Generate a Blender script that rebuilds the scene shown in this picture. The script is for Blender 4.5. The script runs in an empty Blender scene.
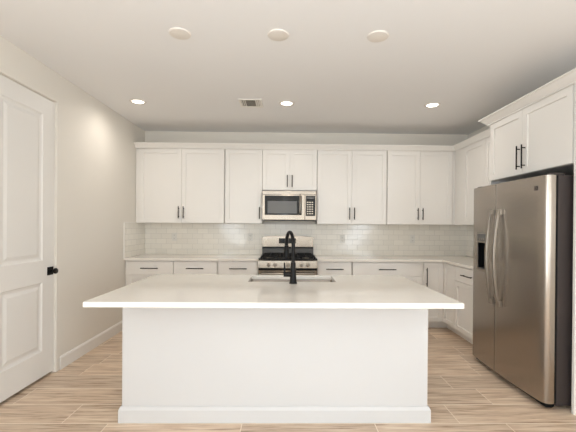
import bpy, bmesh, math, random
from mathutils import Vector, Matrix
R = math.radians
S = bpy.context.scene
C = S.collection

# ------------------------------------------------------------------ camera
cam = bpy.data.objects.new('camera', bpy.data.cameras.new('camera'))
C.objects.link(cam)
cam.location = (0, 0, 1.351)
cam.rotation_euler = (R(89.784), R(-0.407), R(-0.758))
cam.data.sensor_width = 36
cam.data.lens = 352 / 576 * 36
cam.data.shift_y = 10.6 / 576
cam.data.shift_x = -3.64 / 576
cam.data.clip_start = 0.05
S.camera = cam

# ------------------------------------------------------------------ world, light, exposure
w = bpy.data.worlds.new('world'); S.world = w; w.use_nodes = True
w.node_tree.nodes['Background'].inputs[0].default_value = (0.90, 0.95, 1.0, 1)
w.node_tree.nodes['Background'].inputs[1].default_value = 1.0
S.view_settings.view_transform = 'Standard'
S.view_settings.look = 'None'
S.view_settings.exposure = 0.64
S.view_settings.gamma = 1.0
S.view_settings.use_curve_mapping = False
S.cycles.use_denoising = True
S.cycles.max_bounces = 10
S.cycles.diffuse_bounces = 7
S.cycles.sample_clamp_indirect = 6

XL_, XR_ = -2.096, 2.68
WIN_POWER = 140       # each daylight lamp at the assumed, unseen side windows behind the camera
CAN_POWER = 4.0        # each recessed downlight
CAN_COL = (1.0, 0.94, 0.87)
def area(name, loc, rot, sx, sy, power, col, spread=180):
    l = bpy.data.lights.new(name, 'AREA'); l.shape = 'RECTANGLE'; l.size = sx; l.size_y = sy
    l.energy = power; l.color = col; l.spread = R(spread)
    o = bpy.data.objects.new(name, l); C.objects.link(o); o.location = loc; o.rotation_euler = rot
    return o
DAY = (0.80, 0.905, 1.0)
area('daylight_left', (XL_+0.05, -2.2, 1.35), (0, R(-122), 0), 2.1, 3.0, WIN_POWER, DAY)  # both side lamps stand for assumed windows, tilted up to brighten the ceiling
area('daylight_right', (XR_-0.05, -2.2, 1.35), (0, R(122), 0), 2.1, 3.0, WIN_POWER, DAY)
area('daylight_sidelight', (-0.10, -4.45, 1.3), (R(90), 0, 0), 0.16, 2.0, 6, DAY)

# ------------------------------------------------------------------ colour and materials
def lin(c):
    def f(v):
        v /= 255.0
        return v / 12.92 if v <= 0.04045 else ((v + 0.055) / 1.055) ** 2.4
    return (f(c[0]), f(c[1]), f(c[2]), 1)
def mat(name, col, rough=0.5, metal=0.0, bump=0.0, bscale=200, stretch=None, coat=0, var=0.0, spec=None):
    m = bpy.data.materials.new(name); m.use_nodes = True
    nt = m.node_tree; b = nt.nodes['Principled BSDF']
    c = lin(col)
    b.inputs['Base Color'].default_value = c
    b.inputs['Roughness'].default_value = rough
    b.inputs['Metallic'].default_value = metal
    if spec is not None: b.inputs['Specular IOR Level'].default_value = spec
    if coat: b.inputs['Coat Weight'].default_value = coat; b.inputs['Coat Roughness'].default_value = 0.08
    if bump or var:
        tc = nt.nodes.new('ShaderNodeTexCoord'); mp = nt.nodes.new('ShaderNodeMapping')
        nt.links.new(tc.outputs['Object'], mp.inputs[0])
        if stretch: mp.inputs['Scale'].default_value = stretch
        n = nt.nodes.new('ShaderNodeTexNoise'); n.inputs['Scale'].default_value = bscale
        n.inputs['Detail'].default_value = 4
        nt.links.new(mp.outputs[0], n.inputs['Vector'])
        if bump:
            bp = nt.nodes.new('ShaderNodeBump'); bp.inputs['Strength'].default_value = bump; bp.inputs['Distance'].default_value = 0.001
            nt.links.new(n.outputs['Fac'], bp.inputs['Height']); nt.links.new(bp.outputs[0], b.inputs['Normal'])
        if var:
            mx = nt.nodes.new('ShaderNodeMix'); mx.data_type = 'RGBA'
            mx.inputs[6].default_value = tuple(v * (1 - var) for v in c[:3]) + (1,)
            mx.inputs[7].default_value = tuple(min(1, v * (1 + var)) for v in c[:3]) + (1,)
            nt.links.new(n.outputs['Fac'], mx.inputs[0]); nt.links.new(mx.outputs[2], b.inputs['Base Color'])
    return m
M = dict(
    wall=mat('wall_paint', (220, 214, 204), 0.75, bump=0.15, bscale=260),
    ceil=mat('ceiling_paint', (230, 229, 228), 0.85, bump=0.2, bscale=180),
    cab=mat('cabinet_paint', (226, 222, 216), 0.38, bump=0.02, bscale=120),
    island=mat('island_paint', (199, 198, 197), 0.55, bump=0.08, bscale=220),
    trim=mat('trim_paint', (226, 222, 216), 0.4, bump=0.02, bscale=120),
    door=mat('door_paint', (222, 218, 212), 0.4, bump=0.02, bscale=120),
    quartz=mat('quartz', (226, 220, 211), 0.09, var=0.02, bscale=40),
    black=mat('matte_black', (18, 16, 15), 0.45, spec=0.2, bump=0.02),
    steel=mat('brushed_steel', (158, 149, 138), 0.24, metal=1.0, bump=0.06, bscale=60, stretch=(1, 1, 14)),
    basin=mat('sink_steel', (128, 119, 109), 0.36, metal=1.0, bump=0.03, bscale=90),
    fsteel=mat('fridge_steel', (166, 157, 147), 0.3, metal=1.0, var=0.06, bump=0.05, bscale=50, stretch=(1, 1, 14)),
    bright=mat('polished_steel', (150, 142, 132), 0.3, metal=1.0, bump=0.01),
    graph=mat('graphite_side', (56, 49, 47), 0.5, spec=0.3, bump=0.1, bscale=500),
    glass=mat('black_glass', (10, 9, 9), 0.08, spec=0.3, bump=0.001),
    window=mat('oven_glass', (88, 86, 84), 0.22, bump=0.001),
    enamel=mat('black_enamel', (12, 11, 11), 0.25, spec=0.3, bump=0.01),
    iron=mat('cast_iron', (14, 13, 13), 0.6, spec=0.25, bump=0.2, bscale=400),
    rubber=mat('rubber', (10, 9, 9), 0.7, spec=0.2, bump=0.05),
    outlet=mat('outlet_plastic', (214, 211, 204), 0.35, bump=0.005),
    plastic=mat('white_plastic', (228, 224, 216), 0.35, bump=0.005),
    cover=mat('cover_plastic', (222, 216, 208), 0.45, bump=0.005),
    slot=mat('socket_slot', (120, 113, 104), 0.6, bump=0.01),
    ventback=mat('duct_dark', (150, 144, 136), 0.8, bump=0.05),
)
def emis(name, col, st):
    m = bpy.data.materials.new(name); m.use_nodes = True; b = m.node_tree.nodes['Principled BSDF']
    b.inputs['Base Color'].default_value = (0.8, 0.8, 0.8, 1)
    b.inputs['Emission Color'].default_value = col; b.inputs['Emission Strength'].default_value = st
    return m
nt = M['fsteel'].node_tree; b_ = nt.nodes['Principled BSDF']
tg = nt.nodes.new('ShaderNodeTangent'); tg.direction_type = 'RADIAL'; tg.axis = 'Z'      # vertical brushing smears reflections sideways
nt.links.new(tg.outputs[0], b_.inputs['Tangent']); b_.inputs['Anisotropic'].default_value = 0.8; b_.inputs['Roughness'].default_value = 0.27
M['lamp'] = emis('led_lens', (1, 0.94, 0.86, 1), 3)
M['clock'] = emis('clock_digits', (0.2, 0.8, 0.75, 1), 1.0)

def tile_mat():
    m = bpy.data.materials.new('subway_tile'); m.use_nodes = True; nt = m.node_tree; b = nt.nodes['Principled BSDF']
    tc = nt.nodes.new('ShaderNodeTexCoord'); sp = nt.nodes.new('ShaderNodeSeparateXYZ'); nt.links.new(tc.outputs['Object'], sp.inputs[0])
    ad = nt.nodes.new('ShaderNodeMath'); ad.operation = 'ADD'; nt.links.new(sp.outputs[0], ad.inputs[0]); nt.links.new(sp.outputs[1], ad.inputs[1])
    sz = nt.nodes.new('ShaderNodeMath'); sz.operation = 'SUBTRACT'; nt.links.new(sp.outputs[2], sz.inputs[0]); sz.inputs[1].default_value = 0.914
    cb = nt.nodes.new('ShaderNodeCombineXYZ'); nt.links.new(ad.outputs[0], cb.inputs[0]); nt.links.new(sz.outputs[0], cb.inputs[1])
    br = nt.nodes.new('ShaderNodeTexBrick'); nt.links.new(cb.outputs[0], br.inputs['Vector'])
    br.inputs['Scale'].default_value = 1; br.inputs['Brick Width'].default_value = 0.1524; br.inputs['Row Height'].default_value = 0.0762
    br.inputs['Mortar Size'].default_value = 0.0022; br.inputs['Mortar Smooth'].default_value = 0.3; br.offset = 0.5
    br.inputs['Color1'].default_value = lin((226, 221, 211)); br.inputs['Color2'].default_value = lin((233, 228, 218)); br.inputs['Mortar'].default_value = lin((206, 202, 194))
    nt.links.new(br.outputs['Color'], b.inputs['Base Color'])
    iv = nt.nodes.new('ShaderNodeMath'); iv.operation = 'SUBTRACT'; iv.inputs[0].default_value = 1; nt.links.new(br.outputs['Fac'], iv.inputs[1])
    bp = nt.nodes.new('ShaderNodeBump'); bp.inputs['Distance'].default_value = 0.0015; bp.inputs['Strength'].default_value = 0.6
    nt.links.new(iv.outputs[0], bp.inputs['Height']); nt.links.new(bp.outputs[0], b.inputs['Normal'])
    b.inputs['Roughness'].default_value = 0.14
    return m
M['tile'] = tile_mat()

def floor_mat():
    m = bpy.data.materials.new('wood_look_tile'); m.use_nodes = True; nt = m.node_tree; b = nt.nodes['Principled BSDF']
    N = nt.nodes.new; L = nt.links.new
    at = N('ShaderNodeAttribute'); at.attribute_name = 'plank'; at.attribute_type = 'GEOMETRY'
    sp = N('ShaderNodeSeparateColor'); L(at.outputs['Color'], sp.inputs[0])
    tc = N('ShaderNodeTexCoord')
    off = N('ShaderNodeVectorMath'); off.operation = 'MULTIPLY_ADD'
    L(at.outputs['Color'], off.inputs[0]); off.inputs[1].default_value = (37, 19, 0); L(tc.outputs['Object'], off.inputs[2])
    mp = N('ShaderNodeMapping'); mp.inputs['Scale'].default_value = (1.5, 24, 1); L(off.outputs[0], mp.inputs[0])
    n1 = N('ShaderNodeTexNoise'); n1.inputs['Scale'].default_value = 1.6; n1.inputs['Detail'].default_value = 7; n1.inputs['Roughness'].default_value = 0.62
    n1.inputs['Distortion'].default_value = 0.6; L(mp.outputs[0], n1.inputs['Vector'])
    mp2 = N('ShaderNodeMapping'); mp2.inputs['Scale'].default_value = (5, 120, 1); L(off.outputs[0], mp2.inputs[0])
    n2 = N('ShaderNodeTexNoise'); n2.inputs['Scale'].default_value = 1; n2.inputs['Detail'].default_value = 3; L(mp2.outputs[0], n2.inputs['Vector'])
    mixn = N('ShaderNodeMix'); mixn.data_type = 'FLOAT'; mixn.inputs[0].default_value = 0.3; L(n1.outputs['Fac'], mixn.inputs[2]); L(n2.outputs['Fac'], mixn.inputs[3])
    cr = N('ShaderNodeValToRGB'); L(mixn.outputs[0], cr.inputs[0])
    e = cr.color_ramp.elements; e[0].position = 0.36; e[0].color = lin((150, 123, 99)); e[1].position = 0.65; e[1].color = lin((228, 211, 190))
    k = e.new(0.5); k.color = lin((206, 182, 158))
    hv = N('ShaderNodeHueSaturation'); L(cr.outputs[0], hv.inputs['Color'])
    mr = N('ShaderNodeMapRange'); mr.inputs[3].default_value = 0.88; mr.inputs[4].default_value = 1.10; L(sp.outputs[2], mr.inputs[0]); L(mr.outputs[0], hv.inputs['Value'])
    gm = N('ShaderNodeMix'); gm.data_type = 'RGBA'; gm.inputs[7].default_value = lin((236, 222, 204)); L(hv.outputs[0], gm.inputs[6])
    L(at.outputs['Alpha'], gm.inputs[0])
    L(gm.outputs[2], b.inputs['Base Color'])
    b.inputs['Roughness'].default_value = 0.42
    bp = N('ShaderNodeBump'); bp.inputs['Strength'].default_value = 0.15; bp.inputs['Distance'].default_value = 0.001; L(n1.outputs['Fac'], bp.inputs['Height']); L(bp.outputs[0], b.inputs['Normal'])
    return m
M['floor'] = floor_mat()

# ------------------------------------------------------------------ helpers
def link(name, bm, m, parent=None, smooth=None, bevel=0, loc=None, rot=None, segs=2):
    me = bpy.data.meshes.new(name)
    bmesh.ops.recalc_face_normals(bm, faces=bm.faces[:])
    bm.to_mesh(me); bm.free()
    ms = m if isinstance(m, (list, tuple)) else [m]
    for q in ms: me.materials.append(M[q])
    if smooth is not None:
        for p in me.polygons: p.use_smooth = True
        me.set_sharp_from_angle(angle=R(smooth))
    o = bpy.data.objects.new(name, me); C.objects.link(o)
    if parent: o.parent = parent
    if loc: o.location = loc
    if rot: o.rotation_euler = rot
    if bevel:
        bv = o.modifiers.new('bevel', 'BEVEL'); bv.width = bevel; bv.segments = segs; bv.limit_method = 'ANGLE'; bv.angle_limit = R(40)
        bv.harden_normals = False
    return o
def box(bm, x0, x1, y0, y1, z0, z1, mi=0):
    v = [bm.verts.new(p) for p in ((x0,y0,z0),(x1,y0,z0),(x1,y1,z0),(x0,y1,z0),(x0,y0,z1),(x1,y0,z1),(x1,y1,z1),(x0,y1,z1))]
    for f in ((0,3,2,1),(4,5,6,7),(0,1,5,4),(1,2,6,5),(2,3,7,6),(3,0,4,7)):
        bm.faces.new([v[i] for i in f]).material_index = mi
    return bm
def B(*boxes):
    bm = bmesh.new()
    for b in boxes: box(bm, *b)
    return bm
def cells(xs, ys, zs, full):
    """solid made of grid cells; full(cx,cy,cz) says whether a cell is filled; only outer faces are made"""
    bm = bmesh.new(); V = {}
    def v(i, j, k):
        if (i,j,k) not in V: V[(i,j,k)] = bm.verts.new((xs[i], ys[j], zs[k]))
        return V[(i,j,k)]
    nx, ny, nz = len(xs)-1, len(ys)-1, len(zs)-1
    def F(i, j, k):
        if not (0 <= i < nx and 0 <= j < ny and 0 <= k < nz): return False
        return full((xs[i]+xs[i+1])/2, (ys[j]+ys[j+1])/2, (zs[k]+zs[k+1])/2)
    for i in range(nx):
        for j in range(ny):
            for k in range(nz):
                if not F(i,j,k): continue
                for (d, q) in (((-1,0,0),((0,0,0),(0,0,1),(0,1,1),(0,1,0))), ((1,0,0),((1,0,0),(1,1,0),(1,1,1),(1,0,1))),
                               ((0,-1,0),((0,0,0),(1,0,0),(1,0,1),(0,0,1))), ((0,1,0),((0,1,0),(0,1,1),(1,1,1),(1,1,0))),
                               ((0,0,-1),((0,0,0),(0,1,0),(1,1,0),(1,0,0))), ((0,0,1),((0,0,1),(1,0,1),(1,1,1),(0,1,1)))):
                    if not F(i+d[0], j+d[1], k+d[2]):
                        bm.faces.new([v(i+a, j+b, k+c) for a,b,c in q])
    bmesh.ops.dissolve_limit(bm, angle_limit=R(1), verts=bm.verts[:], edges=bm.edges[:])
    return bm
def cyl(bm, c, axis, r, h, n=24, r2=None, mi=0):
    """cylinder or cone from c along axis"""
    r2 = r if r2 is None else r2
    q = Vector(axis).normalized().to_track_quat('Z', 'Y').to_matrix().to_4x4()
    mtx = Matrix.Translation(Vector(c) + Vector(axis).normalized()*h/2) @ q
    g = bmesh.ops.create_cone(bm, cap_ends=True, segments=n, radius1=r, radius2=r2, depth=h, matrix=mtx)
    for f in {f for vv in g['verts'] for f in vv.link_faces}: f.material_index = mi
    return bm
def lathe(bm, prof, c=(0,0,0), n=32, axis=(0,0,1)):
    q = Vector(axis).normalized().to_track_quat('Z', 'Y').to_matrix()
    rings = []
    for r, z in prof:
        if r < 1e-6: rings.append([bm.verts.new(Vector(c) + q @ Vector((0,0,z)))])
        else: rings.append([bm.verts.new(Vector(c) + q @ Vector((r*math.cos(2*math.pi*i/n), r*math.sin(2*math.pi*i/n), z))) for i in range(n)])
    for a, b in zip(rings, rings[1:]):
        for i in range(n):
            j = (i+1) % n
            if len(a) == 1 and len(b) == 1: continue
            if len(a) == 1: bm.faces.new((a[0], b[i], b[j]))
            elif len(b) == 1: bm.faces.new((a[i], b[0], a[j]))
            else: bm.faces.new((a[i], b[i], b[j], a[j]))
    return bm
def tube(bm, pts, radii, n=16, flat=1.0):
    pts = [Vector(p) for p in pts]
    if not isinstance(radii, (list, tuple)): radii = [radii]*len(pts)
    rings = []; up = None
    for i, p in enumerate(pts):
        t = (pts[min(i+1, len(pts)-1)] - pts[max(i-1, 0)]).normalized()
        if up is None: up = Vector((0,0,1)) if abs(t.z) < 0.9 else Vector((0,1,0))
        s = t.cross(up).normalized(); up = s.cross(t).normalized()
        rings.append([bm.verts.new(p + (s*math.cos(2*math.pi*k/n) + up*math.sin(2*math.pi*k/n)*flat)*radii[i]) for k in range(n)])
    for a, b in zip(rings, rings[1:]):
        for k in range(n): bm.faces.new((a[k], a[(k+1)%n], b[(k+1)%n], b[k]))
    bm.faces.new(rings[0][::-1]); bm.faces.new(rings[-1])
    return bm
def prism(bm, poly, z0, z1, fn=lambda x,y,z: (x,y,z)):
    a = [bm.verts.new(fn(x, y, z0)) for x, y in poly]; b = [bm.verts.new(fn(x, y, z1)) for x, y in poly]
    n = len(poly)
    for i in range(n): bm.faces.new((a[i], a[(i+1)%n], b[(i+1)%n], b[i]))
    bm.faces.new(a[::-1]); bm.faces.new(b)
    return bm
def sweep(bm, path, prof):
    """prof (out, z) carried along a plan polyline; 'out' is to the right of travel, mitred at corners"""
    P = [Vector(p) for p in path]; rows = []
    for i, p in enumerate(P):
        d0 = (P[i]-P[i-1]).normalized() if i else (P[1]-P[0]).normalized()
        d1 = (P[i+1]-P[i]).normalized() if i < len(P)-1 else d0
        n0 = Vector((d0.y, -d0.x)); n1 = Vector((d1.y, -d1.x)); nn = (n0+n1).normalized(); s = 1/max(0.3, nn.dot(n0))
        rows.append([bm.verts.new((p.x+nn.x*s*o, p.y+nn.y*s*o, z)) for o, z in prof])
    k = len(prof)
    for a, b in zip(rows, rows[1:]):
        for j in range(k): bm.faces.new((a[j], a[(j+1)%k], b[(j+1)%k], b[j]))
    bm.faces.new(rows[0][::-1]); bm.faces.new(rows[-1])
    return bm
def empty(name, loc, rotz=0):
    o = bpy.data.objects.new(name, None); C.objects.link(o); o.location = loc; o.rotation_euler = (0,0,rotz)
    o.empty_display_size = 0.1
    return o
def tag(o, label, cat, group=None):
    o['label'] = label; o['category'] = cat
    if group: o['group'] = group
    return o
def struct(o): o['kind'] = 'structure'; return o

XL, XR, YB, ZC, YR = -2.096, 2.68, 5.21, 2.718, -4.5     # room: left, right, back wall, ceiling, rear wall

# ------------------------------------------------------------------ floor of wood-look planks
def make_floor():
    bm = bmesh.new(); lay = bm.loops.layers.float_color.new('plank')
    rnd = random.Random(4)
    def quad(x0, x1, y0, y1, z, col):
        f = bm.faces.new([bm.verts.new(p) for p in ((x0,y0,z),(x1,y0,z),(x1,y1,z),(x0,y1,z))])
        for l in f.loops: l[lay] = col
        return f
    x0, x1 = XL-0.15, XR+0.15
    # slab with grout on top
    b = [(x0,YR-0.15),(x1,YR-0.15),(x1,YB+0.15),(x0,YB+0.15)]
    top = [bm.verts.new((x,y,-0.0012)) for x,y in b]; bot = [bm.verts.new((x,y,-0.15)) for x,y in b]
    fs = [bm.faces.new(top), bm.faces.new(bot[::-1])] + [bm.faces.new((bot[i], bot[(i+1)%4], top[(i+1)%4], top[i])) for i in range(4)]
    for f in fs:
        for l in f.loops: l[lay] = (0.5, 0.5, 0.5, 1)
    rh, pl, g = 0.256, 0.904, 0.0028
    known = {-1: 0.608, 0: 0.292, 1: 0.674, 2: 0.49}     # joints of the nearest rows
    j0 = int(math.floor((YR-0.15-2.393)/rh))
    j = j0
    while 2.393 + j*rh < YB + 0.1:
        ya, yb = max(YR-0.15, 2.393+j*rh), min(YB+0.15, 2.393+(j+1)*rh)
        o = known.get(j, rnd.random()*pl)
        k = math.floor((x0-o)/pl)
        while o + k*pl < x1:
            xa, xb = max(x0, o+k*pl), min(x1, o+(k+1)*pl)
            if xb - xa > 0.01:
                quad(xa+g, xb-g, ya+0.0042, yb-0.0042, 0.0, (rnd.random(), rnd.random(), rnd.random(), 0))
            k += 1
        j += 1
    o = link('floor', bm, 'floor'); struct(o)
make_floor()

# ------------------------------------------------------------------ shell
DY0, DY1, DZ = 2.475, 3.215, 2.444                       # doorway in the left wall
wy0, wy1, wz0, wz1 = -3.75, -0.65, 0.25, 2.42
bm = cells([XL-0.25, XL-0.12, XL], [YR-0.15, wy0, wy1, DY0-0.02, DY1+0.02, YB+0.15], [0, wz0, wz1, DZ+0.02, ZC],
           lambda x,y,z: not (x > XL-0.12 and DY0-0.02 < y < DY1+0.02 and z < DZ+0.02) and not (wy0 < y < wy1 and wz0 < z < wz1))
struct(link('wall_left', bm, 'wall'))
struct(link('wall_right', cells([XR, XR+0.15], [YR-0.15, wy0, wy1, YB+0.15], [0, wz0, wz1, ZC], lambda x,y,z: not (wy0 < y < wy1 and wz0 < z < wz1)), 'wall'))
struct(link('wall_back', B((XL, XR, YB, YB+0.15, 0, ZC)), 'wall'))
struct(link('wall_rear', B((XL, XR, YR-0.15, YR, 0, ZC)), 'wall'))
struct(link('ceiling', B((XL-0.25, XR+0.15, YR-0.15, YB+0.15, ZC, ZC+0.15)), 'ceil'))
# frames of unseen side windows, assumed to bring daylight from behind the camera
for nm, xa, xb in (('assumed_window_1', XL-0.12, XL-0.06), ('assumed_window_2', XR+0.06, XR+0.12)):
    ym = (wy0+wy1)/2
    bm = cells([xa, xb], [wy0, wy0+0.05, ym-0.03, ym+0.03, wy1-0.05, wy1], [wz0, wz0+0.05, wz1-0.05, wz1],
               lambda x,y,z: y < wy0+0.05 or y > wy1-0.05 or abs(y-ym) < 0.03 or z < wz0+0.05 or z > wz1-0.05)
    struct(link(nm, bm, 'trim'))

# baseboards with eased top
bprof = [(0.0, 0.0), (0.014, 0.0), (0.014, 0.100), (0.010, 0.114), (0.004, 0.122), (0.0, 0.122)]
struct(link('baseboard_left', sweep(bmesh.new(), [(XL+0.0005, YB-0.62), (XL+0.0005, DY1+0.062)][::-1], bprof), 'trim'))
struct(link('baseboard_left_rear', sweep(bmesh.new(), [(XL+0.0005, YR+0.01), (XL+0.0005, DY0-0.062)], bprof), 'trim'))
struct(link('baseboard_right', sweep(bmesh.new(), [(XR-0.0005, 2.56), (XR-0.0005, YR+0.01)], bprof), 'trim'))

# ------------------------------------------------------------------ left door
def door_leaf():
    ys = [DY0, DY0+0.148, DY1-0.148, DY1]; zs = [0.024, 0.245, 0.84, 1.03, 2.30, DZ]
    xf = XL-0.012; xb = xf-0.035
    bm = cells([xb, xf], ys, zs, lambda x,y,z: not (ys[1] < y < ys[2] and (zs[1] < z < zs[2] or zs[3] < z < zs[4])))
    for za, zb in ((zs[1], zs[2]), (zs[3], zs[4])):      # moulded ring, then flat field
        steps = [(0, 0.0), (0.010, -0.008), (0.026, -0.012), (0.034, -0.012), (0.060, -0.004)]
        prev = None
        for ins, dx in steps:
            ring = [bm.verts.new((xf+dx, y, z)) for y, z in ((ys[1]+ins, za+ins), (ys[2]-ins, za+ins), (ys[2]-ins, zb-ins), (ys[1]+ins, zb-ins))]
            if prev:
                for i in range(4): bm.faces.new((prev[i], prev[(i+1)%4], ring[(i+1)%4], ring[i]))
            prev = ring
        bm.faces.new(prev)
        bq = [bm.verts.new((xb+0.008, y, z)) for y, z in ((ys[1], za), (ys[2], za), (ys[2], zb), (ys[1], zb))]
        bm.faces.new(bq)
    return bm
dl = struct(link('door_1', door_leaf(), 'door'))
# casing: mitred flat boards, a part of the door
def casing():
    bm = bmesh.new()
    a, b, t = DY0-0.006, DY1+0.006, DZ+0.006; w_ = 0.052
    for y0, y1 in ((a-w_, a), (b, b+w_)): box(bm, XL+0.0005, XL+0.009, y0, y1, 0.001, t)
    box(bm, XL+0.0005, XL+0.009, a-w_, b+w_, t, t+w_)
    for y0, y1 in ((DY0-0.0195, DY0-0.003), (DY1+0.003, DY1+0.0195)): box(bm, XL-0.1195, XL+0.0005, y0, y1, 0.001, DZ+0.003)
    box(bm, XL-0.1195, XL+0.0005, DY0-0.0195, DY1+0.0195, DZ+0.003, DZ+0.0195)
    return bm
link('casing', casing(), 'wall', dl, bevel=0.002)
ky, kz = 3.160, 0.930
kn = link('rosette', B((XL-0.0118, XL-0.003, ky-0.036, ky+0.036, kz-0.036, kz+0.036)), 'black', dl, bevel=0.002)
bm = lathe(bmesh.new(), [(0, 0), (0.011, 0), (0.010, 0.024), (0.018, 0.028), (0.025, 0.036), (0.026, 0.044), (0.022, 0.052), (0, 0.054)], (XL-0.003, ky, kz), 28, (1,0,0))
link('door_knob', bm, 'black', dl, smooth=35)

# ------------------------------------------------------------------ cabinets
def shaker(w_, h_, t=0.020, rail=0.058):
    """local: x 0..w, z 0..h, front face at y=-t, back at 0"""
    if h_ < 0.2: 
        return B((0, w_, -t, 0, 0, h_))
    bm = cells([0, rail, w_-rail, w_], [-t, -t+0.012, 0], [0, rail, h_-rail, h_],
               lambda x,y,z: not (rail < x < w_-rail and rail < z < h_-rail and y < -t+0.012))
    return bm
def bar_pull(length, vertical):
    bm = bmesh.new(); r = 0.006; st = 0.032; L = length/2
    if vertical:
        cyl(bm, (0,-st,-L), (0,0,1), r, length, 14)
        for s in (-1,1): cyl(bm, (0,0,s*(L-0.028)), (0,-1,0), 0.005, st, 12)
    else:
        cyl(bm, (-L,-st,0), (1,0,0), r, length, 14)
        for s in (-1,1): cyl(bm, (s*(L-0.028),0,0), (0,-1,0), 0.005, st, 12)
    return bm
def front(parent, kind, x, z, w_, h_, pull=None, plen=0.21):
    """door or drawer front with its pull; y=0 is the carcass front; pull: (px,pz,vertical) local to the front"""
    o = link(kind, shaker(w_, h_), 'cab', parent, bevel=0.0012, loc=(x, -0.0015, z))
    if pull:
        link('handle', bar_pull(plen, pull[2]), 'black', o, smooth=40, loc=(pull[0], -0.019, pull[1]))
    return o
G = 0.003
def unit(name, label, cat, x0, x1, y, z0, z1, depth, rotz, fronts, toe=False, group=None):
    """rotz 0: cabinet faces the camera, x0..x1 its extent on X and y its carcass front.
       rotz -90: faces -X; x0..x1 is its extent on Y counted from the FAR end, y its front's X"""
    if rotz == 0: e = empty(name, (x0, y, 0)); wd = x1-x0
    else: e = empty(name, (y, x0, 0), R(rotz)); wd = abs(x1-x0)
    if toe:
        bm = cells([0.001, wd-0.001], [0, 0.07, depth], [0, 0.1, z1], lambda x,yy,z: not (yy < 0.07 and z < 0.1))
    else: bm = B((0.001, wd-0.001, 0, depth, z0, z1))
    link('carcass', bm, 'cab', e, bevel=0.001)
    for f in fronts: front(e, *f)
    tag(e, label, cat, group)
    return e
UZ0, UZ1 = 1.372, 2.396
def upper(label, x0, x1, doors, z0=UZ0, lf=0.0, rf=0.0, y=YB-0.31):
    h_ = UZ1-z0-0.004; fr = []
    wd = x1-x0-lf-rf
    if doors == 2:
        dw = wd/2-G
        fr.append(('door', lf+G/2, z0+0.001, dw, h_, (dw-0.032, 0.145 if z0 < 1.5 else 0.125, True), 0.165))
        fr.append(('door', lf+wd/2+G/2, z0+0.001, dw, h_, (0.032, 0.145 if z0 < 1.5 else 0.125, True), 0.165))
    else:
        dw = wd-G
        fr.append(('door', lf+G/2, z0+0.001, dw, h_, (dw-0.032, 0.145, True), 0.165))
    return unit('upper_cabinet', label, 'wall cabinet', x0, x1, y, z0, UZ1, YB-0.0015-y, 0, fr)
def px(p, d): return math.tan(math.atan((p-291.64)/352)+R(0.758))*d     # world x of a vertical seam at depth d
yU = YB-0.329
upper('white two-door wall cabinet in the far left corner beside the left wall', XL+0.002, px(224.2,yU), 2, lf=0.05, rf=0.006)
upper('narrow single-door white wall cabinet immediately left of the microwave', px(224.5,yU), px(262,yU)-0.001, 1, lf=0.006)
upper('short white two-door wall cabinet directly above the microwave', px(262,yU)+0.001, px(316.6,yU), 2, z0=1.835)
upper('white two-door wall cabinet immediately right of the microwave', px(316.9,yU), px(386.6,yU), 2, rf=0.004)
upper('white two-door wall cabinet on the back wall, nearest the right corner', px(386.9,yU), px(453.0,yU), 2, lf=0.004, rf=0.012)
# blind corner + right run of wall cabinets (face X = 2.345)
e = empty('upper_cabinet', (2.364, YB-0.002, 0), R(-90))
link('carcass', cells([0.001, 0.308, 0.562, 1.062], [-0.045, -0.0205, 0.0, 0.314], [UZ0, UZ1], lambda x,y,z: y > 0 or x < 0.308 or (x < 0.562 and y > -0.0205)), 'cab', e, bevel=0.001)
front(e, 'door', 0.565, UZ0+0.001, 0.495, UZ1-UZ0-0.004, (0.463, 0.145, True), 0.165)
tag(e, 'white corner wall cabinet on the right wall with one wide shaker door', 'wall cabinet')
unit('upper_cabinet', 'slim white wall cabinet on the right wall half hidden behind the refrigerator cabinet', 'wall cabinet', 4.143, 3.638, 2.364, UZ0, UZ1, 0.314, -90,
     [('door', 0.0015, UZ0+0.001, 0.50, UZ1-UZ0-0.004, (0.465, 0.145, True), 0.165)])
# cabinet above the refrigerator
FX = 2.105
unit('refrigerator_cabinet', 'deep white two-door cabinet mounted over the stainless refrigerator', 'wall cabinet', 3.620, 2.528, FX, 1.82, UZ1, 0.573, -90,
     [('door', 0.028, 1.822, 0.491, 0.571, (0.459, 0.148, True), 0.21), ('door', 0.522, 1.822, 0.547, 0.571, (0.034, 0.148, True), 0.21)])
def panel(label, y0, y1, x0):
    o = link('side_panel', B((x0, XR-0.001, y0, y1, 0.0, UZ1)), 'cab', bevel=0.001); tag(o, label, 'panel')
panel('tall white end panel boxing in the near side of the refrigerator at the frame edge', 2.503, 2.525, 2.075)
panel('tall white panel between the right wall cabinets and the far side of the refrigerator', 3.622, 3.635, 2.108)
# crown along the top of the wall cabinets
cprof = [(0.0, 0.0), (0.006, 0.0), (0.006, 0.012), (0.012, 0.018), (0.040, 0.058), (0.050, 0.063), (0.050, 0.074), (0.0, 0.074)]
cz = UZ1+0.001
bm = sweep(bmesh.new(), [(XL+0.002, YB-0.332), (2.343, YB-0.332), (2.343, 3.712)], [(o, cz+z) for o, z in cprof])
tag(link('crown_moulding', bm, 'cab'), 'long white crown moulding topping the back wall cabinets and turning the corner', 'moulding')
bm = sweep(bmesh.new(), [(2.344, 3.636), (2.084, 3.636), (2.084, 2.502), (XR-0.001, 2.502)], [(o*1.35, cz+z) for o, z in cprof])
tag(link('crown_moulding', bm, 'cab'), 'short deeper crown moulding wrapping the top of the cabinet over the refrigerator', 'moulding')

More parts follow.
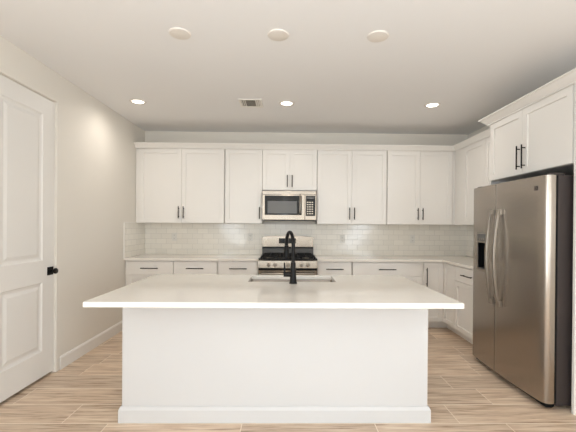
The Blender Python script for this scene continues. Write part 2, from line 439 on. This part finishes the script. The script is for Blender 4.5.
# base cabinets on the back wall (carcass front y = 4.84)
BF, BT = YB-0.615, 0.882
def base(label, x0, x1, ndoor, lf=0, rf=0, pulls=True):
    wd = x1-x0-lf-rf; fr = []
    fr.append(('drawer', lf+G/2, 0.697, wd-G, 0.175, ((wd-G)/2, 0.088, False), 0.225))
    if ndoor == 2:
        dw = wd/2-G
        fr.append(('door', lf+G/2, 0.105, dw, 0.588, (dw-0.032, 0.46, True), 0.165)); fr.append(('door', lf+wd/2+G/2, 0.105, dw, 0.588, (0.032, 0.46, True), 0.165))
    else: fr.append(('door', lf+G/2, 0.105, wd-G, 0.588, (wd-G-0.032, 0.50, True), 0.165))
    return unit('base_cabinet', label, 'base cabinet', x0, x1, BF, 0, BT, YB-0.0015-BF, 0, fr, toe=True)
yB = YB-0.635
base('white base cabinet with drawer in the far left corner against the left wall', XL+0.002, px(173.6,yB), 2, lf=0.025)
base('white base cabinet in the middle of the three left of the range', px(173.9,yB), px(217.6,yB), 2, rf=0.008)
base('white base cabinet with drawer directly left of the range', px(218,yB), -0.370, 1, lf=0.008)
base('narrow white base cabinet with drawer directly right of the range', 0.400, px(352.4,yB), 1, rf=0.004)
base('wide white base cabinet between the range-side cabinet and the right corner', px(352.8,yB), 1.790, 2, rf=0.03)
# corner base cabinet: L plan, two doors meeting at the inner corner
e = empty('corner_base_cabinet', (0, 0, 0))
bm = cells([1.792, 2.07, 2.14, XR-0.0015], [4.255, BF, BF+0.07, YB-0.0015], [0, 0.1, BT],
           lambda x,y,z: (y > BF or x > 2.07) if z > 0.1 else (y > BF+0.07 or x > 2.14))
link('carcass', bm, 'cab', e, bevel=0.001)
o = link('door', shaker(0.249, 0.767), 'cab', e, bevel=0.0012, loc=(1.798, BF-0.0015, 0.105))
link('handle', bar_pull(0.24, True), 'black', o, smooth=40, loc=(0.028, -0.019, 0.585))
o = link('door', shaker(0.315, 0.767), 'cab', e, bevel=0.0012, loc=(2.0685, BF-0.023, 0.105), rot=(0,0,R(-90)))
tag(e, 'white corner base cabinet with two tall doors meeting at the inside corner', 'base cabinet')
unit('base_cabinet', 'white drawer base cabinet on the right wall next to the refrigerator', 'base cabinet', 4.252, 3.638, 2.07, 0, BT, XR-0.0015-2.07, -90,
     [('drawer', 0.0015, 0.697, 0.611, 0.175, (0.305, 0.088, False), 0.225), ('door', 0.0015, 0.105, 0.611, 0.588, (0.579, 0.50, True), 0.165)], toe=True)

# countertops
CT0, CT1 = 0.8835, 0.914
tag(link('countertop', B((XL+0.001, -0.368, YB-0.66, YB-0.001, CT0, CT1)), 'quartz', bevel=0.002), 'pale quartz countertop on the back wall left of the range', 'countertop')
bm = cells([0.398, 2.025, XR-0.001], [3.637, YB-0.66, YB-0.001], [CT0, CT1], lambda x,y,z: y > YB-0.66 or x > 2.025)
tag(link('countertop', bm, 'quartz', bevel=0.002), 'pale quartz L-shaped countertop right of the range, running to the refrigerator', 'countertop')
# backsplash
t0, t1 = 0.9145, 1.3705
bm = cells([XL+0.0005, XL+0.0105, XR-0.0105, XR-0.0005], [3.637, YB-0.66, YB-0.0105, YB-0.0005], [t0, t1],
           lambda x,y,z: y > YB-0.0105 or (x < XL+0.0105 and y > YB-0.66) or x > XR-0.0105)
bs = link('tile_backsplash', bm, 'tile')
tag(bs, 'glossy off-white subway tile backsplash between the counters and wall cabinets', 'backsplash')
link('edge_trim', B((XL+0.0005, XL+0.0125, YB-0.668, YB-0.6605, t0, t1+0.006), (XL+0.0005, XL+0.0125, YB-0.6605, YB-0.34, t1+0.0005, t1+0.006)), 'trim', bs)

# outlets
def outlet(x, z, label):
    e = empty('wall_outlet', (x, YB-0.011, z))
    link('cover_plate', B((-0.036, 0.036, -0.006, -0.0005, -0.058, 0.058)), 'outlet', e, bevel=0.002)
    for s in (-1, 1):
        bm = bmesh.new(); box(bm, -0.017, 0.017, -0.0085, -0.0062, s*0.024-0.014, s*0.024+0.014)
        q = link('socket', bm, 'outlet', e, bevel=0.001)
        bm = bmesh.new()
        box(bm, -0.009, -0.006, -0.0092, -0.0086, s*0.024-0.002, s*0.024+0.008); box(bm, 0.006, 0.009, -0.0092, -0.0086, s*0.024-0.002, s*0.024+0.008)
        cyl(bm, (0, -0.0086, s*0.024-0.007), (0,-1,0), 0.003, 0.0006, 10)
        link('slots', bm, 'slot', q)
    tag(e, label, 'outlet')
outlet(px(174.7,YB), 1.17, 'white wall outlet in the backsplash under the leftmost wall cabinet')
outlet(px(250.5,YB), 1.17, 'white wall outlet in the backsplash just left of the range')
outlet(px(342.2,YB), 1.15, 'white wall outlet in the backsplash just right of the range')
outlet(px(412.2,YB), 1.16, 'white wall outlet in the backsplash nearest the right corner')

# ------------------------------------------------------------------ microwave
def microwave():
    x0, x1, z0, z1 = -0.340, 0.402, 1.415, 1.822; yf = YB-0.405
    e = empty('microwave', ((x0+x1)/2, YB-0.002, z0))
    def L(name, bm, m, p=e, **k):
        bm.transform(Matrix.Translation((-(x0+x1)/2, -(YB-0.002), -z0)))
        return link(name, bm, m, p, **k)
    X = lambda p: px(p, yf)
    L('housing', B((x0, x1, yf+0.03, YB-0.012, z0+0.012, z1-0.001)), 'graph', bevel=0.002)
    L('vent_hood', B((x0+0.02, x1-0.02, yf+0.05, YB-0.05, z0, z0+0.0115)), 'enamel', bevel=0.002)
    L('top_grille', B((x0, x1, yf+0.003, yf+0.029, 1.770, z1-0.001)), 'steel', bevel=0.003)
    dx1 = X(304.8)
    dr = L('door', B((x0, dx1, yf, yf+0.029, z0+0.01, 1.768)), 'steel', bevel=0.003)
    L('glass', B((x0+0.035, X(301.6), yf-0.003, yf-0.0005, z0+0.075, 1.755)), 'glass', dr, bevel=0.0008)
    L('window', B((X(267.4), X(296.8), yf-0.0045, yf-0.0032, z0+0.098, 1.68)), 'window', dr)
    bm = bmesh.new(); hx = X(299.8)
    tube(bm, [(hx, yf-0.003, z0+0.10), (hx, yf-0.030, z0+0.11), (hx, yf-0.036, z0+0.15), (hx, yf-0.038, z0+0.22), (hx, yf-0.036, z0+0.29), (hx, yf-0.030, z0+0.33), (hx, yf-0.003, z0+0.34)], 0.009, 14)
    L('handle', bm, 'bright', dr, smooth=50)
    cp = L('control_panel', B((dx1+0.002, x1, yf, yf+0.029, z0+0.01, 1.768)), 'steel', bevel=0.003)
    L('keypad', B((dx1+0.012, x1-0.017, yf-0.003, yf-0.0005, z0+0.065, 1.755)), 'glass', cp, bevel=0.0008)
    L('display', B((dx1+0.022, x1-0.035, yf-0.0042, yf-0.0032, 1.715, 1.742)), 'window', cp)
    bm = bmesh.new()
    for i in range(3):
        for j in range(6):
            xx = dx1+0.028+i*0.031; zz = z0+0.088+j*0.031; box(bm, xx, xx+0.02, yf-0.0042, yf-0.0032, zz, zz+0.015)
    L('buttons', bm, 'steel', cp)
    tag(e, 'stainless over-range microwave with black glass door below short cabinet', 'microwave')
microwave()

# ------------------------------------------------------------------ gas range
def gas_range():
    xc = 0.015; e = empty('gas_range', (xc, 4.76+YB-5.45, 0)); OB = 5.45
    def L(name, bm, m, p=e, **k):
        bm.transform(Matrix.Translation((0, -4.76, 0))); return link(name, bm, m, p, **k)
    hw = 0.379; yf = 4.76
    L('body', B((-hw, hw, 4.805, OB-0.06, 0.09, 0.90)), 'graph', bevel=0.003)
    L('cooktop', cells([-hw, -hw+0.02, hw-0.02, hw], [4.775, 4.80, 5.36, 5.385], [0.901, 0.912, 0.922],
        lambda x,y,z: z < 0.912 or abs(x) > hw-0.02 or y < 4.80 or y > 5.36), 'enamel', bevel=0.002)
    # control fascia, sloped
    bm = bmesh.new(); prism(bm, [(4.80, 0.803), (4.727, 0.803), (4.735, 0.896), (4.76, 0.905), (4.80, 0.900)], -hw, hw, lambda a,b,c: (c, a, b))
    fa = L('control_fascia', bm, 'steel', bevel=0.002)
    for p in (268.8, 275.3, 288.3, 301.6, 308.4):
        kx = px(p, 4.48)-xc
        bm = lathe(bmesh.new(), [(0, 0), (0.024, 0), (0.024, 0.006), (0.019, 0.009), (0.017, 0.030), (0.013, 0.034), (0, 0.034)], (kx, 4.729, 0.845), 24, (0,-1,0.09))
        box(bm, kx-0.003, kx+0.003, 4.690, 4.696, 0.832, 0.862)
        L('knob', bm, 'bright', fa, smooth=35)
    od = L('oven_door', B((-hw+0.002, hw-0.002, 4.755, 4.804, 0.23, 0.775)), 'steel', bevel=0.004)
    L('oven_window', B((-0.27, 0.27, 4.751, 4.7545, 0.34, 0.62)), 'glass', od, bevel=0.001)
    bm = bmesh.new(); cyl(bm, (-0.345, 4.705, 0.735), (1,0,0), 0.012, 0.69, 20)
    for s in (-1, 1): cyl(bm, (s*0.32, 4.755, 0.735), (0,-1,0), 0.009, 0.05, 14)
    L('handle', bm, 'steel', od, smooth=40)
    L('gap_strip', B((-hw+0.004, hw-0.004, 4.730, 4.80, 0.778, 0.802)), 'enamel')
    dr = L('warming_drawer', B((-hw+0.002, hw-0.002, 4.76, 4.804, 0.10, 0.222)), 'steel', bevel=0.004)
    for sx in (-1, 1):
        for yy in (4.85, 5.33):
            L('foot', cyl(bmesh.new(), (sx*0.33, yy, 0.0), (0,0,1), 0.018, 0.09, 16), 'rubber')
    # backguard with arched top
    bm = bmesh.new(); top = [(-hw+0.004+ (2*hw-0.008)*i/16, 1.180+0.022*math.sin(math.pi*i/16)**0.6) for i in range(17)]
    prism(bm, [(-hw+0.004, 1.035)] + top + [(hw-0.004, 1.035)], 5.388, OB-0.012, lambda x,z,y: (x, y, z))
    bg = L('backguard', bm, 'steel', bevel=0.002)
    L('backguard_base', B((-hw+0.004, hw-0.004, 5.400, OB-0.012, 0.90, 1.012)), 'window', bg, bevel=0.002)
    L('trim_gap', B((-hw+0.004, hw-0.004, 5.392, OB-0.014, 1.0125, 1.0345)), 'enamel', bg)
    dsp = L('display', B((px(279,5.14)-xc, px(296,5.14)-xc, 5.382, 5.3875, 1.085, 1.160)), 'enamel', bg, bevel=0.001)
    # three grates, five burners
    def grate(cx, w_):
        bm = bmesh.new(); y0, y1 = 4.815, 5.345; h = w_/2-0.004; z = 0.948
        for yy in (y0, (y0+y1)/2, y1): box(bm, cx-h, cx+h, yy-0.006, yy+0.006, z-0.014, z)
        for xx in (cx-h+0.006, cx+h-0.006): box(bm, xx-0.006, xx+0.006, y0, y1, z-0.014, z)
        box(bm, cx-0.005, cx+0.005, y0, y1, z-0.010, z)
        for yy in ((y0*3+y1)/4, (y0+3*y1)/4): box(bm, cx-h, cx+h, yy-0.005, yy+0.005, z-0.010, z)
        for xx in (cx-h+0.006, cx+h-0.006):
            for yy in (y0+0.006, y1-0.006): box(bm, xx-0.007, xx+0.007, yy-0.007, yy+0.007, 0.9125, z-0.01)
        L('grate', bm, 'iron', bevel=0.001)
    for cx in (-0.237, 0.0, 0.237): grate(cx, 0.234)
    for cx, cy, r in ((-0.237, 4.95, 0.045), (-0.237, 5.21, 0.038), (0, 5.08, 0.05), (0.237, 4.95, 0.045), (0.237, 5.21, 0.038)):
        bm = lathe(bmesh.new(), [(0, 0.9125), (r, 0.9125), (r, 0.920), (r*0.8, 0.924), (r*0.8, 0.929), (0, 0.930)], (cx, cy, 0), 24)
        L('burner', bm, 'bright', smooth=35)
    tag(e, 'stainless gas range with black grates between the back base cabinets', 'stove')
gas_range()

# ------------------------------------------------------------------ refrigerator
def fridge():
    e = empty('refrigerator', (2.3, 3.05, 0))
    def L(name, bm, m, p=e, **k):
        bm.transform(Matrix.Translation((-2.3, -3.05, 0))); return link(name, bm, m, p, **k)
    Y0, Y1, YS = 2.552, 3.575, 3.140
    L('cabinet_body', B((1.992, 2.66, Y0+0.012, Y1-0.008, 0.03, 1.735)), 'graph', bevel=0.006)
    L('gasket', B((1.969, 1.9915, Y0+0.010, Y1-0.012, 0.052, 1.732)), 'rubber')
    L('toe_grille', B((1.93, 1.974, Y0+0.03, Y1-0.03, 0.012, 0.05)), 'rubber', bevel=0.003)
    for yy in (Y0+0.06, Y1-0.06):
        L('roller', cyl(bmesh.new(), (1.985, yy-0.012, 0.022), (0,1,0), 0.022, 0.024, 18), 'rubber', smooth=40)
    for yy in (Y0+0.05, Y1-0.05):
        L('hinge_cover', B((1.935, 2.05, yy-0.03, yy+0.03, 1.7355, 1.752)), 'graph', bevel=0.004)
    def fx(y):     # gently bowed front
        t = (y-Y0)/(Y1-Y0)*2-1
        return 1.872 + 0.026*t*t
    def door(y0, y1, near):
        xb = 1.968; pts = []
        r = 0.028
        n = 18
        for i in range(n+1):
            y = y0 + (y1-y0)*i/n
            x = fx(y)
            pts.append((x, y))
        def corner(y, sgn, rr):
            out = []
            for k in range(6):
                a = math.pi/2*k/6
                out.append((fx(y)+rr*(1-math.sin(a)), y + sgn*rr*(1-math.cos(a))))
            return out
        ra, rb = (0.040, 0.006) if near else (0.006, 0.032)
        core = [p for p in pts if y0+ra < p[1] < y1-rb]
        poly = [(xb, y0)] + corner(y0, 1, ra) + core + corner(y1, -1, rb)[::-1] + [(xb, y1)]
        return prism(bmesh.new(), poly, 0.052, 1.735)
    # the doors: fridge door near, freezer door far
    fd = L('refrigerator_door', door(Y0, YS-0.003, True), 'fsteel', smooth=25)
    # freezer door has the dispenser opening: build as stacked solids
    y0, y1 = YS+0.003, Y1
    def freezer():
        da, db, dz0, dz1 = 3.262, 3.430, 0.945, 1.195
        bm = bmesh.new()
        ys = [y0, y0+0.006] + [y0+0.006+(da-y0-0.006)*i/4 for i in range(1,5)] + [da+(db-da)*i/5 for i in range(1,6)] + [y1-0.032, y1-0.018, y1-0.008, y1]
        def X(y):
            x = fx(y)
            if y > y1-0.032: x += 0.032*(1-math.sqrt(max(0, 1-((y-(y1-0.032))/0.032)**2)))
            if y < y0+0.003: x += 0.004
            return x
        zs = [0.052, dz0, dz1, 1.735]; xb = 1.968
        grid = {}
        for i, y in enumerate(ys):
            for k, z in enumerate(zs): grid[i,k] = bm.verts.new((X(y), y, z))
        def hole(i, k): return k == 1 and ys[i] >= da-1e-6 and ys[i+1] <= db+1e-6
        for i in range(len(ys)-1):
            for k in range(3):
                if not hole(i,k): bm.faces.new((grid[i,k], grid[i+1,k], grid[i+1,k+1], grid[i,k+1]))
        bb = [[bm.verts.new((xb, y, z)) for z in (0.052, 1.735)] for y in ys]
        for i in range(len(ys)-1):
            bm.faces.new((grid[i,0], bb[i][0], bb[i+1][0], grid[i+1,0])); bm.faces.new((grid[i,3], grid[i+1,3], bb[i+1][1], bb[i][1]))
            bm.faces.new((bb[i][0], bb[i][1], bb[i+1][1], bb[i+1][0]))
        for i in (0, len(ys)-1): bm.faces.new([grid[i,k] for k in range(4)] + [bb[i][1], bb[i][0]])
        # recess walls
        ids = [i for i, y in enumerate(ys) if da-1e-6 <= y <= db+1e-6]
        xr = 1.955
        r_ = {(i,k): bm.verts.new((xr, ys[i], zs[k])) for i in ids for k in (1,2)}
        for a, b in zip(ids, ids[1:]):
            for q in ((grid[a,1], grid[b,1], r_[b,1], r_[a,1]), (grid[a,2], r_[a,2], r_[b,2], grid[b,2]), (r_[a,1], r_[b,1], r_[b,2], r_[a,2])):
                bm.faces.new(q).material_index = 1
        for i in (ids[0], ids[-1]): bm.faces.new((grid[i,1], grid[i,2], r_[i,2], r_[i,1])).material_index = 1
        return bm, (da, db, dz0, dz1)
    bm, (da, db, dz0, dz1) = freezer()
    zd = L('freezer_door', bm, ['fsteel', 'rubber'], smooth=25)
    xf = fx((da+db)/2)-0.004
    bz = cells([xf-0.004, xf+0.008], [da-0.022, da, db, db+0.018], [dz0-0.022, dz0, dz1, 1.295], lambda x,y,z: not (da < y < db and dz0 < z < dz1))
    bz = L('dispenser_frame', bz, 'bright', zd, bevel=0.002)
    L('dispenser_panel', B((xf-0.0065, xf-0.0045, da, db, dz1+0.02, 1.28)), 'window', bz)
    L('dispenser_buttons', B(*[(xf-0.0075, xf-0.0066, da+0.015+i*0.035, da+0.037+i*0.035, dz1+0.03, dz1+0.042) for i in range(4)]), 'steel', bz)
    L('paddle', B((1.925, 1.94, (da+db)/2-0.03, (da+db)/2+0.03, 1.03, 1.14)), 'enamel', zd, bevel=0.002)
    L('drip_tray', B((xf+0.009, 1.953, da+0.004, db-0.004, dz0+0.001, dz0+0.01)), 'window', zd)
    # bowed strap handles
    for par, hy in ((zd, YS+0.034), (fd, YS-0.082)):
        bm = bmesh.new(); n = 14; outer = []; inner = []
        za, zb = 0.655, 1.505
        for i in range(n+1):
            t = i/n; z = za+(zb-za)*t; o = 0.010+0.042*math.sin(math.pi*t)
            outer.append((fx(hy)-o-0.020, z)); inner.append((fx(hy)-o, z))
        prism(bm, outer + inner[::-1], hy-0.013, hy+0.013, lambda x,z,y: (x, y, z))
        h = L('handle', bm, 'bright', par, smooth=30, bevel=0.003)
        for s in (0, 1):
            L('mount', B((fx(hy)-0.026, fx(hy)-0.001, hy-0.030, hy+0.0135, za+(0 if s else zb-za-0.05), za+(0.05 if s else zb-za))), 'bright', h, bevel=0.003)
    # square badge with a round mark, near the top of the fridge door
    by, bz_ = px(534,1) and 1.876/px(534,1), 1.645
    bd = L('badge', B((fx(by)-0.0035, fx(by)+0.002, by-0.016, by+0.016, bz_-0.016, bz_+0.016)), 'graph', fd, bevel=0.001)
    bm = lathe(bmesh.new(), [(0.0085, 0), (0.0115, 0), (0.0115, 0.0008), (0.0085, 0.0008), (0.0085, 0)], (fx(by)-0.0036, by, bz_), 24, (-1,0,0))
    L('roundel', bm, 'bright', bd)
    tag(e, 'stainless side-by-side refrigerator with water dispenser on the right', 'refrigerator')
fridge()

# ------------------------------------------------------------------ island
IX0, IX1 = -1.120, 0.980
SX0, SX1, SY0, SY1 = -0.301, 0.386, 2.718, 3.035
def island():
    e = empty('kitchen_island', (0, 2.48, 0))
    def L(name, bm, m, p=e, **k):
        bm.transform(Matrix.Translation((0, -2.48, 0))); return link(name, bm, m, p, **k)
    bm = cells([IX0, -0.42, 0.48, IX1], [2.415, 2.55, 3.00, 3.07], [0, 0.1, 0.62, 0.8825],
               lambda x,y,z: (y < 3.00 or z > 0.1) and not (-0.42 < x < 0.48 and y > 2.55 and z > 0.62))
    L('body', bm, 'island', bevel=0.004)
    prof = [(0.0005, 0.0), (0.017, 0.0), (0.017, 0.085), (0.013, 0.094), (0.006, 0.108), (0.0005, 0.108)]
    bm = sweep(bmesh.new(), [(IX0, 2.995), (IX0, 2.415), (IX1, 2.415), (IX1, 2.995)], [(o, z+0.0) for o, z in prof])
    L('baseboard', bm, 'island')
    n = 4; wd = (IX1-IX0)/n
    for i in range(n):
        o = link('door', shaker(wd-0.006, 0.76), 'cab', e, bevel=0.0012, loc=(IX0+(i+1)*wd-0.003, 3.073-2.48, 0.105), rot=(0,0,R(180)))
        link('handle', bar_pull(0.165, True), 'black', o, smooth=40, loc=(0.032 if i % 2 else wd-0.038, -0.019, 0.64))
    tag(e, 'large white kitchen island with plain painted front and low baseboard', 'kitchen island')
island()
bm = cells([-1.140, SX0, SX1, 1.010], [1.983, SY0, SY1, 3.100], [CT0, CT1], lambda x,y,z: not (SX0 < x < SX1 and SY0 < y < SY1))
tag(link('island_countertop', bm, 'quartz', bevel=0.002), 'glossy cream quartz countertop covering the island, with a sink cutout', 'countertop')
# sink
def sink():
    e = empty('kitchen_sink', ((SX0+SX1)/2, (SY0+SY1)/2, 0.67))
    m4 = Matrix.Translation((-(SX0+SX1)/2, -(SY0+SY1)/2, -0.67))
    bm = bmesh.new(); zt, zb_ = 0.8832, 0.672
    rings = []
    def rrect(ins, z, r):
        out = []
        x0, x1, y0, y1 = SX0+ins, SX1-ins, SY0+ins, SY1-ins
        for cx, cy, a0 in ((x1-r, y1-r, 0), (x0+r, y1-r, 90), (x0+r, y0+r, 180), (x1-r, y0+r, 270)):
            for k in range(6):
                a = R(a0+90*k/5); out.append(bm.verts.new((cx+r*math.cos(a), cy+r*math.sin(a), z)))
        return out
    for ins, z, r in ((-0.02, zt, 0.03), (-0.004, zt, 0.022), (-0.002, zt-0.005, 0.022), (0.008, 0.71, 0.03), (0.02, 0.69, 0.04), (0.05, 0.684, 0.04), (0.16, 0.680, 0.005)):
        rings.append(rrect(ins, z, r))
    for a, b in zip(rings, rings[1:]):
        n = len(a)
        for i in range(n): bm.faces.new((a[i], a[(i+1)%n], b[(i+1)%n], b[i]))
    bm.faces.new(rings[-1])
    bm.transform(m4)
    o = link('basin', bm, 'basin', e, smooth=40)
    bm = lathe(bmesh.new(), [(0, 0.6815), (0.03, 0.6815), (0.034, 0.684), (0.045, 0.6835), (0.045, 0.6805)], ((SX0+SX1)/2, (SY0+SY1)/2, 0), 28); bm.transform(m4)
    link('drain', bm, 'bright', e, smooth=40)
    tag(e, 'stainless undermount sink set into the island countertop', 'sink')
sink()
# faucet
def faucet():
    bx, by = 0.049, 2.645
    e = empty('faucet', (bx, by, CT1))
    sx, sy = -0.052, 0.185                              # reach of the spout in plan
    bm = lathe(bmesh.new(), [(0, 0.0003), (0.030, 0.0003), (0.030, 0.006), (0.0265, 0.010), (0.024, 0.045), (0.021, 0.10), (0.0175, 0.16), (0, 0.16)], (0,0,0), 32)
    link('base', bm, 'black', e, smooth=35)
    pts = [(0,0,0.158), (0,0,0.2), (0,0,0.25), (0,0,0.285)]
    for k in range(1, 15):
        a = math.pi*k/14; t = (1-math.cos(a))/2
        pts.append((sx*t, sy*t, 0.285+0.098*math.sin(a)))
    pts += [(sx, sy, 0.275)]
    link('spout', tube(bmesh.new(), pts, 0.0135, 20), 'black', e, smooth=50)
    bm = tube(bmesh.new(), [(sx, sy, 0.274), (sx, sy, 0.268), (sx, sy, 0.20), (sx, sy, 0.185), (sx, sy, 0.17)], [0.0145, 0.018, 0.022, 0.024, 0.020], 20)
    link('spray_head', bm, 'black', e, smooth=35)
    bm = bmesh.new(); cyl(bm, (-0.018, 0, 0.068), (-1,0,0), 0.019, 0.054, 24)
    tube(bm, [(-0.064, 0, 0.055), (-0.064, 0.0, 0.10), (-0.066, 0, 0.155)], [0.0085, 0.007, 0.0055], 14)
    link('handle', bm, 'black', e, smooth=40)
    tag(e, 'matte black gooseneck faucet standing at the island sink', 'faucet')
faucet()

# ------------------------------------------------------------------ ceiling fittings
def can(x, y, label, visible=True):
    e = empty('recessed_light', (x, y, ZC))
    link('trim_ring', lathe(bmesh.new(), [(0.062, -0.003), (0.066, -0.007), (0.084, -0.007), (0.090, -0.0005), (0.062, -0.0005), (0.062, -0.003)], n=40), 'cover', e, smooth=35)
    link('lens', lathe(bmesh.new(), [(0, -0.005), (0.045, -0.0045), (0.0615, -0.002), (0.0615, -0.0006), (0, -0.0006)], n=40), 'lamp', e, smooth=35)
    l = bpy.data.lights.new('downlight', 'SPOT'); l.shadow_soft_size = 0.03; l.energy = CAN_POWER*4.2; l.color = CAN_COL; l.spot_size = R(170); l.spot_blend = 1.0
    o = bpy.data.objects.new('downlight', l); C.objects.link(o); o.parent = e; o.location = (0, 0, -0.012)
    tag(e, label, 'ceiling light')
can(-1.67, 3.95, 'lit recessed ceiling downlight nearest the left wall')
can(-0.012, 3.95, 'lit recessed ceiling downlight in the middle, beside the air vent')
can(1.628, 3.95, 'lit recessed ceiling downlight nearest the right cabinets')
def blank(x, y, label):
    bm = lathe(bmesh.new(), [(0, -0.012), (0.062, -0.011), (0.073, -0.008), (0.078, -0.0005), (0, -0.0005)], (0,0,0), 40)
    o = link('ceiling_cover', bm, 'cover', smooth=30, loc=(x, y, ZC)); tag(o, label, 'ceiling cover plate')
for x, y, l in ((-0.774, 2.532, 'leftmost of three round cream pendant box covers on the ceiling'),
                (-0.072, 2.532, 'middle round cream pendant box cover on the ceiling'),
                (0.646, 2.532, 'rightmost of three round cream pendant box covers on the ceiling')): blank(x, y, l)
def vent():
    x, y = px(250.3, 3.95), 3.95; e = empty('ceiling_vent', (x, y, ZC))
    hw, hd = 0.128, 0.128
    link('frame', cells([-hw, -hw+0.022, hw-0.022, hw], [-hd, -hd+0.022, hd-0.022, hd], [-0.010, -0.0006],
         lambda a,b,c: abs(a) > hw-0.022 or abs(b) > hd-0.022), 'plastic', e, bevel=0.002)
    link('duct_opening', B((-hw+0.022, hw-0.022, -hd+0.022, hd-0.022, -0.002, -0.0006)), 'ventback', e)
    bm = bmesh.new()
    for i in range(5):                                  # centre blades face front, side blades face left and right
        yy = -0.085+i*0.042; prism(bm, [(yy, -0.010), (yy+0.002, -0.010), (yy+0.022, -0.003), (yy+0.020, -0.003)], -0.045, 0.045, lambda a,b,c: (c, a, b))
    link('front_louvres', bm, 'plastic', e)
    for s in (-1, 1):
        bm = bmesh.new()
        for i in range(3):
            xx = 0.052+i*0.019; prism(bm, [(s*xx, -0.010), (s*(xx+0.002), -0.010), (s*(xx+0.014), -0.003), (s*(xx+0.012), -0.003)], -0.104, 0.104, lambda a,b,c: (a, c, b))
        link('side_louvres', bm, 'plastic', e)
    tag(e, 'small square white air vent with louvres on the ceiling', 'vent')
vent()
